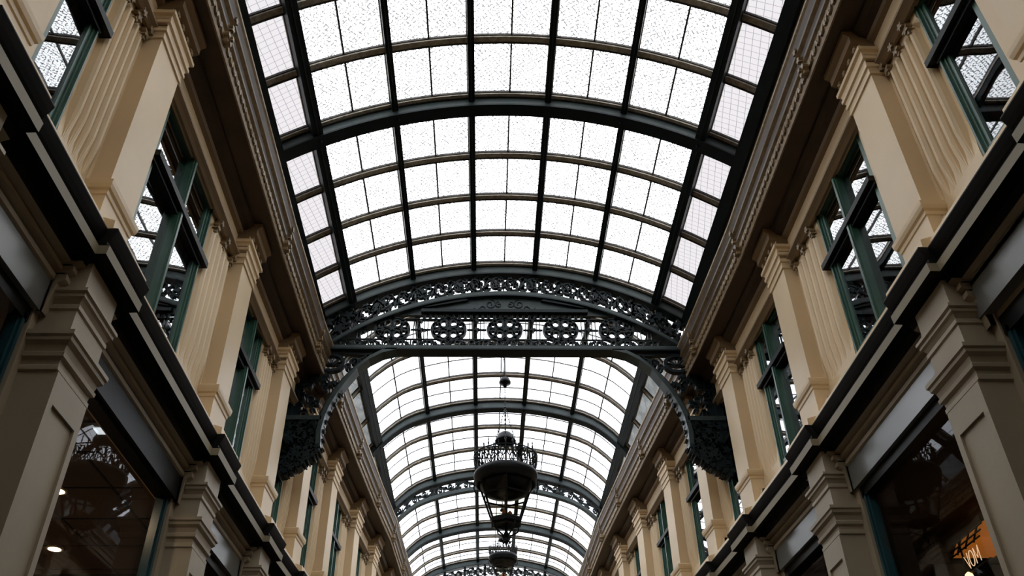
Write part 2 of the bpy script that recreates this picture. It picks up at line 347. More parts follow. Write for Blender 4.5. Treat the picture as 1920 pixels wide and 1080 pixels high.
# ---------------------------------------------------------------- pilasters
def ring_prof(mb, sd, prof, a, b, back):
    # horizontal moulding wrapped round three sides of a block between a and b; prof = (out, z)
    rings = []
    for e, z in prof: rings.append([P(sd, back, a - e, z), P(sd, -e, a - e, z), P(sd, -e, b + e, z), P(sd, back, b + e, z)])
    mb.loft(rings)
def upper_pilaster(sd, i):
    a, b = PILS[sd][i]; nxt_far = PILS[sd][i - 1][1] if i else a - .8
    t = thing('pilaster', 'cream upper pilaster with moulded capital, %s from the camera on the %s wall' % (ordp(i), SN[sd]), 'pilaster', P(sd, 0, (a + b) / 2, 1.36), 'upper pilasters along the %s wall' % SN[sd])
    zb = lin([(1.6, 1.455), (2.6, 1.482), (3.4, 1.495)], a)
    mb = MB(); mb.loft([[P(sd, 0, a, z), P(sd, 0, b, z), P(sd, .06, b, z), P(sd, .06, a, z)] for z in (zb, 2.01)]); mb.build('shaft', 'cream', t)
    mb = MB(); ring_prof(mb, sd, [(.003, 1.31), (.003, zb - .045), (.006, zb - .042), (.007, zb - .032), (.012, zb - .027), (.015, zb - .016), (.016, zb - .004), (.012, zb), (.0, zb + .002)], a, b, .06); mb.build('base_moulding', 'cream', t)
    mb = MB(); ring_prof(mb, sd, [(.001, 2.000), (.005, 2.002), (.005, 2.012), (.002, 2.015), (.004, 2.026), (.009, 2.029), (.009, 2.040), (.005, 2.043), (.008, 2.056), (.014, 2.060), (.014, 2.072), (.009, 2.075), (.012, 2.090), (.020, 2.095), (.020, 2.108), (.006, 2.112), (.006, 2.14)], a, b, .06); cp = mb.build('capital', 'cream', t)
    mb = MB()
    for q in range(4):
        yy = a - .012 + (b - a + .024) * (q + .5) / 4
        def M3(u, v, tt, yy=yy): return P(sd, -.008 - tt, yy + u, 2.128 + v)
        mb.leaf(0, 0, .013, q, M3, -.02, .010, 5); mb.leaf(0.003, .022, .010, q, M3, -.02, .016, 5)
    mb.build('leaf_ornament', 'gilt', cp)
    # fluted strip on the camera side, plain strip on the far side
    gap = a - nxt_far; fl = min(.255, (.41 if i <= 4 else .33) * gap)
    n = 5; mb = MB(); rows = []
    y_a = a - fl; z0, z1 = 1.405, 2.03
    pts = [(.060, y_a)]
    for k in range(n):
        ya = lerp(y_a + .022, a - .012, k / n); yb = lerp(y_a + .022, a - .012, (k + 1) / n)
        for q in range(7):
            tt = q / 6; pts.append((.066 - .026 * math.sin(math.pi * tt) ** .8, lerp(ya + .002, yb - .002, tt)))
    pts += [(.050, a - .01), (.050, a)]
    flat = [(.052, p[1]) for p in pts]
    def row(pp, z): return [P(sd, d, y, z) for d, y in pp] + [P(sd, .11, a, z), P(sd, .11, y_a, z)]
    mb.loft([row(flat, z0), row(flat, z0 + .040), row(pts, z0 + .14), row(pts, z1 - .05), row(flat, z1 - .03), row(flat, z1)])
    fs = mb.build('fluted_strip', 'cream', t)
    mb = MB()
    for q in range(3):
        yy = lerp(y_a + .04, a - .02, q / 2)
        def M3(u, v, tt, yy=yy): return P(sd, .045 - tt, yy + u, 1.995 + v)
        mb.leaf(0, 0, .018, q * .7, M3, -.01, .012, 5); mb.leaf(.004, .020, .015, q, M3, -.01, .020, 5); mb.leaf(-.003, -.018, .009, q, M3, -.01, .008, 3)
    mb.build('leaf_bracket', 'gilt', fs)
    fs2 = .09 if gap > .3 else .05
    mb = MB(); mb.loft([[P(sd, .052, b, z), P(sd, .052, b + fs2, z), P(sd, .11, b + fs2, z), P(sd, .11, b, z)] for z in (z0, z1)]); mb.build('side_strip', 'cream', t)
    return y_a, b + fs2
def shop_pilaster(sd, i):
    a, b = PILS[sd][i]
    t = thing('pilaster', 'taupe panelled shopfront pilaster, %s from the camera on the %s side' % (ordp(i), SN[sd]), 'pilaster', P(sd, -.03, (a + b) / 2, -EYE / S), 'shopfront pilasters along the %s side' % SN[sd])
    d0 = -.03
    def rp(mb, prof, back=.078):
        rings = [[P(sd, back, a - e, z), P(sd, d0 - e, a - e, z), P(sd, d0 - e, b + e, z), P(sd, back, b + e, z)] for e, z in prof]; mb.loft(rings)
    zb = -EYE / S
    mb = MB(); rp(mb, [(.0, zb), (.0, .935)]); sh = mb.build('shaft', 'stone', t)
    # raised panel border on the front face
    mb = MB(); f0 = d0 - .006; ym, yn = a + .02, b - .02; z0, z1 = -.35, .86
    for (ya, yb, za, zc) in ((a, ym, zb, .925), (yn, b, zb, .925), (ym, yn, z1, .925), (ym, yn, zb, z0)):
        mb.hexa([P(sd, d, y, z) for z in (za, zc) for d, y in ((d0, ya), (f0, ya), (f0, yb), (d0, yb))])
    mb.build('panel_border', 'stone', sh)
    mb = MB(); rp(mb, [(.0, .925), (.005, .928), (.005, .938), (.002, .941), (.003, .952), (.010, .957), (.011, .966), (.007, .970), (.010, .984), (.018, .992), (.019, 1.000), (.023, 1.004), (.023, 1.014), (.0, 1.018), (0, 1.02)]); mb.build('lower_capital', 'stone', t)
    mb = MB(); rp(mb, [(.0, 1.018), (.0, 1.078)]); mb.build('necking_block', 'stone', t)
    mb = MB(); rp(mb, [(.0, 1.076), (.004, 1.080), (.004, 1.090), (.001, 1.093), (.006, 1.104), (.011, 1.108), (.011, 1.116), (.016, 1.120), (.016, 1.128), (0, 1.132)]); mb.build('upper_capital', 'stone', t)
    mb = MB(); rp(mb, [(.0, 1.130), (.0, 1.205)]); mb.build('frieze_block', 'stone', t)
    return
wins = {}
for sd in (-1, 1):
    for i in range(len(PILS[sd]) - 1):
        if i >= 2:
            wins[(sd, i)] = upper_pilaster(sd, i); shop_pilaster(sd, i)
# solid upper wall behind the camera (no windows there)
for sd in (-1, 1):
    mb = MB(); sweep(mb, sd, [(.06, 1.39), (.06, 2.05), (.12, 2.05), (.12, 1.39)], [(Y0, 0), (PILS[sd][2][0] - .05, 0)])
    tag(mb.build('wall_rear_' + SN[sd], 'cream'), 'plain upper wall behind the viewer', None, None, 'structure')
    mb = MB(); sweep(mb, sd, [(.06, 1.39), (.06, 2.05), (.12, 2.05), (.12, 1.39)], [(PILS[sd][13][1] - .02, 0), (Y1, 0)])
    tag(mb.build('wall_far_' + SN[sd], 'cream'), 'plain far end of the upper wall', None, None, 'structure')

# ---------------------------------------------------------------- upper windows
wn = 0
for sd in (-1, 1):
    for i in range(2, 13):
        ya = wins[(sd, i)][1]; yb = wins[(sd, i + 1)][0]; L = yb - ya
        if L < .04: continue
        wn += 1
        z0, z1 = 1.40, 2.035
        t = thing('window_%d' % wn, '%s green sash window from the camera, %s upper wall' % (ORD[max(0, i - 2)], SN[sd]), None, P(sd, .07, (ya + yb) / 2, z0), None, 'structure')
        def bx(name, d0, d1, y0, y1, za, zb, mt, par=None):
            q = MB(); q.loft([[P(sd, d0, y0, z), P(sd, d0, y1, z), P(sd, d1, y1, z), P(sd, d1, y0, z)] for z in (za, zb)]); return q.build(name, mt, par or t)
        fw = min(.028, L * .11)
        mb = MB()
        for (y0, y1, za, zb) in ((ya, ya + fw, z0, z1), (yb - fw, yb, z0, z1), (ya + fw, yb - fw, z1 - .018, z1), (ya + fw, yb - fw, z0, z0 + .03)):
            mb.loft([[P(sd, .057, y0, z), P(sd, .057, y1, z), P(sd, .10, y1, z), P(sd, .10, y0, z)] for z in (za, zb)])
        mb.build('frame', 'green', t)
        bx('bead', .061, .07, yb - fw - .012, yb - fw, z0, z1 - .018, 'green'); bx('bead', .050, .058, yb - fw * .6, yb - fw * .3, z0, z1, 'green')
        zr = 1.80
        mid = (ya + yb) / 2
        if L > .26:
            bx('mullion', .044, .074, mid - .011, mid + .011, z0, z1, 'green'); bx('mullion_bead', .038, .045, mid - .006, mid + .006, z0, z1, 'green')
        bx('meeting_rail', .034, .072, ya + .004, yb + .025, zr, zr + .022, 'sashdk'); bx('meeting_bead', .048, .072, ya, yb, zr - .016, zr, 'sashdk')
        q = MB(); q.face([P(sd, .0665, ya + fw, z0), P(sd, .0665, yb - fw, z0), P(sd, .0665, yb - fw, z1), P(sd, .0665, ya + fw, z1)]); q.build('pane', 'mirror', t)
        if L > .15:
            q = MB(); n = 9
            q.quad_grid([[P(sd, .135 + .008 * (k % 2), lerp(yb - .10 * L, yb + .05, k / n), z) for k in range(n + 1)] for z in (z0, z1)])
            q.build('curtain', 'rust', t)  # folded strip added for a reddish reflection in the glass

# ---------------------------------------------------------------- shopfronts
sn = 0
for sd in (-1, 1):
    for i in range(2, 13):
        ya, yb = PILS[sd][i][1], PILS[sd][i + 1][0]
        if i > 10: continue
        sn += 1
        z0, z1 = -EYE / S, 1.045
        t = thing('window_%d' % (wn + sn), '%s shop window from the camera, teal framed, %s side' % (ORD[max(0, i - 2)], SN[sd]), None, P(sd, .08, (ya + yb) / 2, z0), None, 'structure')
        g = min(1, (yb - ya) / .6)
        def bx(name, d0, d1, y0, y1, za, zb, mt):
            q = MB(); q.loft([[P(sd, d0, y0, z), P(sd, d0, y1, z), P(sd, d1, y1, z), P(sd, d1, y0, z)] for z in (za, zb)]); return q.build(name, mt, t)
        nofas = (sd < 0 and i == 4); zt = 1.072 if nofas else 1.045
        bx('jamb_casing', .045, .082, yb - .035 * g, yb, z0, 1.13, 'stone'); bx('jamb_casing', .045, .082, ya, ya + .03 * g, z0, 1.13, 'stone')
        bx('frame', .056, .080, yb - .070 * g, yb - .035 * g, z0, zt, 'teal'); bx('frame_bead', .050, .058, yb - .060 * g, yb - .046 * g, z0, zt, 'teal')
        bx('frame', .056, .080, ya + .03 * g, ya + .05 * g, z0, zt, 'teal')
        if nofas: bx('head_board', .036, .07, ya + .002, yb - .002, 1.066, 1.140, 'sashdk')
        bx('head', .050, .085, ya + .03 * g, yb - .035 * g, zt - .016, zt + .03, 'sashdk')
        q = MB(); q.face([P(sd, .074, ya + .04 * g, z0), P(sd, .074, yb - .05 * g, z0), P(sd, .074, yb - .05 * g, zt), P(sd, .074, ya + .04 * g, zt)]); q.build('pane', 'shopg', t)
        if nofas: continue
        big = (sd > 0 and i == 3)
        f = MB(); za, zb = (1.090, 1.222) if big else (1.062, 1.148)
        dd = .022 if big else .036
        f.loft([[P(sd, dd, ya + .002, z), P(sd, dd, yb - .002, z), P(sd, .07, yb - .002, z), P(sd, .07, ya + .002, z)] for z in (za, zb)])
        o = f.build('fascia_board', 'fascia'); tag(o, '%s grey enamel signboard above the %s shop window from the camera, %s side' % ('tall' if big else 'slim', ORD[max(0, i - 2)], SN[sd]), 'signboard', 'grey signboards along the %s side' % SN[sd])

# shop partitions
for sd in (-1, 1):
    for k, y in enumerate((.18, 3.38, 6.53)):
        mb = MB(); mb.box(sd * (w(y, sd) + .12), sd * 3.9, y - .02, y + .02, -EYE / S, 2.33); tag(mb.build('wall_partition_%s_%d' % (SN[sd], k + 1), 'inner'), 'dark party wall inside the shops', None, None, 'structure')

# ---------------------------------------------------------------- roof
RC = 1.235
def A(x_or_ang, r, sec2):
    a = R(x_or_ang); x = r * math.sin(a); z = RC + r * math.cos(a)
    if sec2: z -= 1.35 * max(0, abs(x) - .55) ** 2
    return x, z
ANG = [-36.3, -29.6, -17.4, -5.8, 5.8, 17.4, 29.6, 36.3]
RIBS = [-.3, .45, 1.30, 2.50, 3.67, 5.15, 6.22, 7.30, 8.22, 9.2]
BARS = {(-.3, .45): [-.05, .2], (.45, 1.30): [.73, 1.01], (1.30, 2.50): [1.61, 1.895, 2.177], (2.50, 3.67): [2.824, 3.105, 3.378], (3.67, 5.15): [4.02, 4.40, 4.786], (5.15, 6.22): [5.50, 5.84], (6.22, 7.30): [6.55, 6.93],
        (7.30, 8.22): [7.62, 7.93], (8.22, 9.2): [8.55, 8.88]}
def arcband(mb, r0, r1, y0, y1, a0, a1, sec2, n=48):
    mb.loft([[(A(a, r, sec2)[0], y, A(a, r, sec2)[1]) for r, y in ((r0, y0), (r0, y1), (r1, y1), (r1, y0))] for a in [lerp(a0, a1, k / n) for k in range(n + 1)]])
def arclace(mb, ra, rb, yy, a0, a1, n, sec2, th=.012):
    # vine scrolls between two arcs
    rm = (ra + rb) / 2; hh = (rb - ra) / 2 * .96
    for k in range(n):
        b0 = lerp(a0, a1, k / n); b1 = lerp(a0, a1, (k + 1) / n); sp = (b1 - b0)
        arc = R(sp) * rm
        def M3(u, v, t): x, z = A(b0 + sp * u / arc, rm + v, sec2); return (x, yy + t, z)
        # post with paired leaves
        mb.ribbon([(0, -hh), (0, hh)], .007, M3, -th, th)
        for s2 in (-1, 1): mb.leaf(s2 * .012, hh * .45, hh * .32, .3, M3, -th, th, 4); mb.leaf(s2 * .012, -hh * .5, hh * .28, .3, M3, -th, th, 4)
        # undulating stem
        mb.ribbon([(arc * q / 16, hh * .55 * math.sin(q / 16 * 2 * math.pi)) for q in range(17)], .0042, M3, -th, th)
        for cu, sg in ((.30, 1), (.70, -1)):
            c = (arc * cu, -sg * hh * .12)
            mb.ribbon([(c[0] + hh * (.62 - .5 * q / 18) * math.cos(sg * (q * .55)), c[1] + hh * (.62 - .5 * q / 18) * math.sin(sg * (q * .55))) for q in range(19)], .0038, M3, -th, th)
        mb.leaf(arc * .5, 0, hh * .50, .5 + k, M3, -th, th, 6); mb.leaf(arc * .33, hh * .42, hh * .30, 1 + k, M3, -th, th, 5)
        mb.leaf(arc * .68, -hh * .42, hh * .30, 2 + k, M3, -th, th, 5); mb.leaf(arc * .42, -hh * .5, hh * .22, k, M3, -th, th, 4)
rib_names = {1.30: 'overhead behind the frame top', 2.50: 'nearest curved iron roof rib in view, its foot on both cornices', 3.67: 'curved iron roof rib riding over the lattice truss', 5.15: 'curved iron roof rib just beyond the lattice truss',
             6.22: 'curved iron roof rib with a vine scroll band beneath, behind the big lantern', 7.30: 'plain curved iron roof rib just past the vine scroll rib', 8.22: 'curved iron roof rib above the far lattice frieze', 9.2: 'farthest curved iron roof rib at the end of the arcade'}
for k, yr in enumerate(RIBS):
    s2 = yr > 3.8
    lab = rib_names.get(yr, 'curved iron roof rib above and behind the viewer, number %s back' % ORD[max(0, 2 - k)])
    t = thing('roof_rib', lab, 'roof rib', (0, yr, 2.6), 'iron ribs of the glass vault')
    mb = MB(); arcband(mb, 1.585, 1.640, yr - .022, yr + .022, -37.2, 37.2, s2); mb.build('arch_band', 'ribp', t)
    mb = MB(); arcband(mb, 1.578, 1.586, yr - .030, yr + .034, -37.2, 37.2, s2); mb.build('lower_flange', 'iron', t)
    if yr in (6.22,):
        mb = MB(); arclace(mb, 1.498, 1.578, yr, -34, 34, 9, s2); mb.build('vine_scroll_band', 'iron', t)
        mb = MB(); arcband(mb, 1.475, 1.500, yr - .02, yr + .03, -37, 37, s2); mb.build('lower_arch', 'ribp', t)
    # bolts under the purlins
    for a in ANG[1:-1]:
        mb = MB(); x, z = A(a, 1.578, s2); mb.lathe([(.006, z - .006), (.008, z - .003), (.008, z + .004)], x, yr, 8); mb.build('bolt', 'iron', t)
COLN = ['leftmost edge', 'left outer', 'left inner', 'centre', 'right inner', 'right outer', 'rightmost edge']
RIBN = {0: 'straight above the viewer', 1: 'just ahead overhead', 2: 'at the top of the picture before the nearest rib', 3: 'between the nearest rib and the lattice truss', 4: 'just beyond the lattice truss', 5: 'above the big lantern beyond the truss', 6: 'beyond the vine scroll rib', 7: 'far down the arcade', 8: 'at the far end of the arcade'}
# purlins, one per line and roof section
for s2, (ya, yb), segn in ((False, (-.3, 3.67), 'near roof section'), (True, (3.67, 9.2), 'far roof section')):
    for k, a in enumerate(ANG):
        edge = k in (0, 7); big = k in (1, 6)
        nm = ['leftmost eaves', 'left deep', 'left outer', 'left centre', 'right centre', 'right outer', 'right deep', 'rightmost eaves'][k]
        o = thing('purlin', '%s iron purlin running lengthwise along the %s' % (nm, segn), 'purlin', (A(a, 1.6, s2)[0], ya, A(a, 1.6, s2)[1]), 'lengthwise purlins of the vault')
        mb = MB(); hw = .78 if big else (.9 if edge else .46); r0, r1 = (1.588, 1.662) if big else ((1.57, 1.67) if edge else (1.612, 1.662))
        mb.loft([[(A(a + da, r, s2)[0], y, A(a + da, r, s2)[1]) for da, r in ((-hw, r0), (hw, r0), (hw, r1), (-hw, r1))] for y in (ya, yb)]); mb.build('web', 'iron', o)
        if not edge:
            for dz in ((-hw - .12, -hw + .05), (hw - .05, hw + .12)):
                mb = MB(); mb.loft([[(A(a + da, r, s2)[0], y, A(a + da, r, s2)[1]) for da, r in ((dz[0], r1 - .022), (dz[1], r1 - .022), (dz[1], r1 - .012), (dz[0], r1 - .012))] for y in (ya, yb)]); mb.build('glazing_rebate', 'bar', o)
            mb = MB(); mb.loft([[(A(a + da, r, s2)[0], y, A(a + da, r, s2)[1]) for da, r in ((-.06, r0 - .003), (.06, r0 - .003), (.06, r0), (-.06, r0))] for y in (ya, yb)]); mb.build('centre_bead', 'ribp', o)
# skylight panels
for q, (ya, yb) in enumerate(zip(RIBS, RIBS[1:])):
    s2 = ya > 3.6; bars = BARS[(ya, yb)]
    for c in range(7):
        a0, a1 = ANG[c], ANG[c + 1]; edge = c in (0, 6)
        t = thing('skylight', '%s strip of roof glazing %s' % (COLN[c], RIBN[q]), 'skylight', (A((a0 + a1) / 2, 1.65, s2)[0], (ya + yb) / 2, A((a0 + a1) / 2, 1.65, s2)[1]), 'glazed strips of the roof vault')
        n = 6
        mb = MB(); mb.quad_grid([[(A(lerp(a0, a1, k / n), 1.652, s2)[0], y, A(lerp(a0, a1, k / n), 1.652, s2)[1]) for k in range(n + 1)] for y in (ya, yb)])
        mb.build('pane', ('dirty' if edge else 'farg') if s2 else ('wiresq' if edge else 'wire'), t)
        for y in [ya + .035] + bars + [yb - .035]:
            thin = y in (ya + .035, yb - .035)
            mb = MB(); h = .008 if thin else .013
            arcband(mb, 1.632, 1.650, y - h, y + h, a0, a1, s2, 5); gb = mb.build('glazing_bar', 'bar', t)
            mb = MB(); arcband(mb, 1.628, 1.650, y + h - .001, y + h + .005, a0, a1, s2, 5); arcband(mb, 1.640, 1.650, y - h - .004, y - h + .001, a0, a1, s2, 5); mb.build('bar_edge', 'bardk', gb)
        if s2 and not edge:
            ys = [ya] + bars + [yb]
            for u, v in zip(ys, ys[1:]):
                mb = MB(); arcband(mb, 1.645, 1.651, (u + v) / 2 - .0025, (u + v) / 2 + .0025, a0, a1, s2, 5); mb.build('lap_joint', 'bardk', t)
        if not edge:
            am = (a0 + a1) / 2; mb = MB()
            mb.loft([[(A(am + da, r, s2)[0], y, A(am + da, r, s2)[1]) for da, r in ((-.12, 1.640), (.12, 1.640), (.12, 1.651), (-.12, 1.651))] for y in (ya, yb)]); mb.build('mid_bar', 'bardk', t)
# eaves wall between cornice top and vault
for sd in (-1, 1):
    mb = MB()
    mb.loft([[P(sd, .02, y, 2.36), P(sd, .02, y, 2.43), (sd * (.965), y, 2.54), (sd * 1.02, y, 2.52), P(sd, .10, y, 2.36)] for y in (Y0, 2.72, 3.45, 3.67)], caps=True)
    o = mb.build('trim_%d' % (5 if sd < 0 else 6), 'bar'); tag(o, 'weathered eaves board at the %s foot of the near vault' % SN[sd], None, None, 'structure')
    mb = MB()
    mb.loft([[P(sd, .0, y, 2.35), P(sd, .0, y, 2.38), (sd * .93, y, 2.45), (sd * 1.02, y, 2.40), (sd * 1.05, y, 2.35)] for y in (3.67, 4.65, 5.32, 5.92, 7.3, Y1)], caps=True)
    o = mb.build('trim_%d' % (7 if sd < 0 else 8), 'bar'); tag(o, 'weathered eaves board at the %s foot of the far vault' % SN[sd], None, None, 'structure')
    # gutter edge
for sd in (-1, 1):
    mb = MB(); sweep(mb, sd, [(-.09, 2.362), (-.09, 2.372), (-.06, 2.376), (-.06, 2.362)], [(Y0, 0), (2.72, 0), (3.62, 0)]); tag(mb.build('trim_%d' % (9 if sd < 0 else 10), 'iron'), 'dark gutter edge on the %s cornice' % SN[sd], None, None, 'structure')

# ---------------------------------------------------------------- lattice truss
def spiral(cx, cy, r0, r1, a0, turns, n=22):
    return [(cx + lerp(r0, r1, q / n) * math.cos(a0 + turns * 2 * math.pi * q / n), cy + lerp(r0, r1, q / n) * math.sin(a0 + turns * 2 * math.pi * q / n)) for q in range(n + 1)]
def truss(Y, label, full=True):
    def M3(a, b, t): return (a, Y + t, b)
    t = thing('lattice_truss', label, 'truss', (0, Y, 1.66 if full else 2.3), 'lattice trusses spanning the arcade')
    th = .012
    R2, C2 = 1.384, 2.70 - 1.384
    arc = lambda x, dz=0: C2 + math.sqrt(R2 * R2 - x * x) + dz
    xe = .95
    # segmental upper chord
    mb = MB(); n = 40
    mb.loft([[(x, y, arc(x, dz)) for y, dz in ((Y - .022, -.028), (Y + .030, -.028), (Y + .030, 0), (Y - .022, 0))] for x in [lerp(-xe, xe, k / n) for k in range(n + 1)]]); mb.build('upper_chord', 'ribp', t)
    mb = MB()
    mb.loft([[(x, y, arc(x, dz)) for y, dz in ((Y - .030, -.034), (Y + .036, -.034), (Y + .036, -.026), (Y - .030, -.026))] for x in [lerp(-xe, xe, k / n) for k in range(n + 1)]]); mb.build('chord_flange', 'iron', t)
    # vine band between rib and upper chord
    mb = MB(); npan = 9
    xs = [lerp(-.86, .86, k / npan) for k in range(npan + 1)]
    ribz = lambda x: RC + math.sqrt(1.578 ** 2 - x * x)
    for k in range(npan):
        xa, xb = xs[k], xs[k + 1]
        def MM(u, v, tt): 
            x = lerp(xa, xb, u); lo = arc(x) - .004; hi = ribz(x) + .006; return (x, Y + tt, lerp(lo, hi, (v + 1) / 2))
        mb.ribbon([(0, -1), (0, 1)], .045, MM, -th, th)
        mb.leaf(0.03, .5, .22, .2, lambda a, b, tt: MM(a * .6, b * 1.0, tt), -th, th, 5); mb.leaf(0.02, -.5, .2, .2, lambda a, b, tt: MM(a * .6, b, tt), -th, th, 5)
        hgt = (ribz((xa + xb) / 2) - arc((xa + xb) / 2)); wid = xb - xa; ar = hgt / 2 / wid
        def MC(u, v, tt): return MM(.5 + u * ar * 1.0, v, tt)
        for c, rr, ro in (((-.9, .1), .42, .3), ((.1, -.1), .46, 1.1), ((.95, .15), .40, 2), ((-.4, .55), .30, 1), ((.5, -.55), .30, .4), ((.55, .5), .28, .9), ((-.45, -.5), .26, .1)): mb.leaf(c[0], c[1], rr, ro + k, MC, -th, th, 5)
        for c, sg in (((-.75, 0), 1), ((.75, 0), -1)): mb.ribbon(spiral(c[0], c[1], .78, .2, 0, 1.2 * sg), .06, MC, -th, th)
        mb.ribbon([(lerp(-1.9, 1.9, q / 14), .5 * math.sin(q / 14 * 4 * math.pi)) for q in range(15)], .05, MC, -th, th)
    mb.build('vine_scroll_band', 'iron', t)
    # pediment panel
    zr = 2.575; xm = .56
    mb = MB(); top = [(lerp(-xm, xm, k / 24), arc(lerp(-xm, xm, k / 24), -.02)) for k in range(25)]
    mb.plate([(-xm, zr - .02)] + top + [(xm, zr - .02)], M3, -.004, .012); pp = mb.build('pediment_panel', 'ribp', t)
    mb = MB()
    for sg in (-1, 1):
        mb.ribbon(spiral(sg * .075, 2.625, .03, .006, math.pi / 2, 1.4 * sg), .0022, M3, -.009, -.003); mb.ribbon(spiral(sg * .03, 2.622, .02, .004, math.pi / 2, -1.2 * sg), .002, M3, -.009, -.003)
        mb.ribbon([(sg * lerp(.10, .16, q / 8), 2.60 + .012 * math.sin(q * .8)) for q in range(9)], .002, M3, -.009, -.003)
    mb.build('relief_scroll', 'iron', pp)
    for sg in (-1, 1):
        mb = MB(); mb.plate([(sg * .19, 2.640), (sg * .205, 2.652), (sg * .22, 2.648), (sg * .42, 2.596), (sg * .40, 2.596)], M3, -.022, -.003); mb.build('raking_bead', 'iron', pp)
    # straight rail
    mb = MB(); mb.box(-.43, .43, Y - .03, Y + .03, zr - .014, zr + .004); mb.build('middle_rail', 'iron', t)
    mb = MB(); zt, zl = zr - .022, zr - .046
    mb.box(-.66, .66, Y - th, Y + th, zl - .004, zl); k = 0
    x = -.42
    while x < .42:
        mb.ribbon([(x, zl), (x + .014, zt + .008)], .0022, M3, -th, th); mb.ribbon([(x + .014, zl), (x, zt + .008)], .0022, M3, -th, th); x += .030
    mb.build('small_lattice', 'iron', t)
    # roundels
    zc = 2.466
    for cx in (-.574, -.287, 0, .287, .574):
        mb = MB(); rx, rz = .084, .068
        E = lambda u, v, tt, cx=cx: (cx + u * rx, Y + tt, zc + v * rz)
        ring = [(math.cos(q * math.pi / 14), math.sin(q * math.pi / 14)) for q in range(29)]
        mb.ribbon(ring, .10, E, -th, th)
        for sx in (-1, 1):
            for sz in (-1, 1):
                mb.ribbon([(sx * .30 + .26 * math.cos(q * math.pi / 8), sz * .50 + .34 * math.sin(q * math.pi / 8)) for q in range(17)], .07, E, -th, th)
                mb.ribbon([(sx * .72 + .19 * math.cos(q * math.pi / 6), sz * .32 + .22 * math.sin(q * math.pi / 6)) for q in range(13)], .06, E, -th, th)
                mb.leaf(sx * .62, sz * .72, .15, .4, E, -th, th, 4)
        mb.leaf(0, 0, .26, .2, E, -th - .006, th, 6); mb.leaf(0, .98, .16, 0, E, -th, th, 5); mb.leaf(0, -.98, .16, 0, E, -th, th, 5); mb.leaf(.55, 0, .14, 0, E, -th, th, 4); mb.leaf(-.55, 0, .14, 0, E, -th, th, 4)
        mb.build('roundel', 'iron', t)
    for cx in (-.715, -.43, -.1435, .1435, .43, .715):
        mb = MB(); hz = min(zl, arc(cx, -.035))
        if hz - 2.412 > .02:
            for dx in (-.036, -.018, .018, .036): mb.ribbon([(cx + dx, 2.408), (cx + dx, hz)], .0022, M3, -.006, .006)
            mb.ribbon([(cx - .05, zc), (cx + .05, zc)], .0035, M3, -.006, .006); mb.leaf(cx, zc, .015, .3, M3, -th, th, 4); mb.leaf(cx, hz - .012, .010, .3, M3, -th, th, 4)
            mb.build('baluster_pair', 'iron', t)
    # scroll band over bottom chord
    mb = MB(); mb.box(-.80, .80, Y - .006, Y + .006, 2.405, 2.410)
    x = -.84; k = 0
    while x < .84:
        hz = min(2.405, arc(x + .03, -.04)); lo = 2.358; h = (hz - lo) / 2
        if h > .008:
            mb.ribbon(spiral(x + .024, lo + h, h * .95, h * .3, .5 * k, 1.3), .0028, M3, -th, th); mb.leaf(x + .056, lo + h * 1.0, h * .55, k, M3, -th, th, 5)
            mb.ribbon([(x + .03 + .055 * q / 8, lo + h + h * .7 * math.cos(q / 8 * math.pi + k * math.pi)) for q in range(9)], .0026, M3, -th, th)
        x += .0718; k += 1
    mb.build('scroll_band', 'iron', t)
    # end scrolls where the upper chord dies into the wall
    mb = MB()
    for sg in (-1, 1):
        for (cx, cz, rr) in ((.84, 2.46, .035), (.90, 2.50, .035), (.88, 2.40, .03), (.80, 2.545, .03), (.93, 2.43, .03), (.95, 2.53, .03)): mb.leaf(sg * cx, cz, rr, cx * 9, M3, -.02, .02, 5)
    mb.build('end_foliage', 'iron', t)
    mb = MB(); mb.box(-.99, .99, Y - .026, Y + .026, 2.334, 2.358); mb.build('bottom_chord', 'ribp', t)
    mb = MB(); mb.box(-.99, .99, Y - .034, Y + .040, 2.328, 2.336); mb.build('bottom_flange', 'iron', t)
    if full:
        G = [(.54, 2.328), (.61, 2.308), (.672, 2.270), (.725, 2.218), (.772, 2.155), (.812, 2.085), (.840, 2.02), (.858, 1.958), (.868, 1.88), (.862, 1.80)]
        for sg in (-1, 1):
            br = MB(); br.loft([[(sg * x, Y + yy, z + dz) for yy, dx, dz in ((-.034, 0, 0), (.040, 0, 0), (.040, 0, .02), (-.034, 0, .02)) for x in (x0 + dx,)] for x0, z in G[:4]] + [[(sg * (x0 + e), Y + yy, z) for yy, e in ((-.034, -.006), (.040, -.006), (.040, .016), (-.034, .016))] for x0, z in G[4:]])
            b = br.build('bracket_arch', 'ribp', t)
            # wall stile
            mb = MB(); mb.box(sg * 1.012, sg * 1.046, Y - .026, Y + .03, 1.70, 2.33); mb.build('wall_stile', 'iron', b)
            mb = MB(); mb.box(sg * .868, sg * 1.05, Y - .034, Y + .036, 1.935, 1.958); mb.build('cross_band', 'ribp', b)
            mb = MB(); rnd = random.Random(3)
            def inside(x, z):
                gx = lin([(z_, x_) for x_, z_ in G[::-1]], z)
                return x - gx
            # big fan wheel and scrolls
            Mx = lambda a, b2, tt: (sg * a, Y + tt, b2)
            mb.ribbon([(.86 + .062 * math.cos(q * math.pi / 12), 2.262 + .045 * math.sin(q * math.pi / 12)) for q in range(25)], .007, Mx, -.016, .016)
            for q in range(8): mb.ribbon([(.86, 2.25), (.86 + .058 * math.cos(q * math.pi / 7), 2.25 + .05 * math.sin(q * math.pi / 7))], .0025, Mx, -.01, .01)
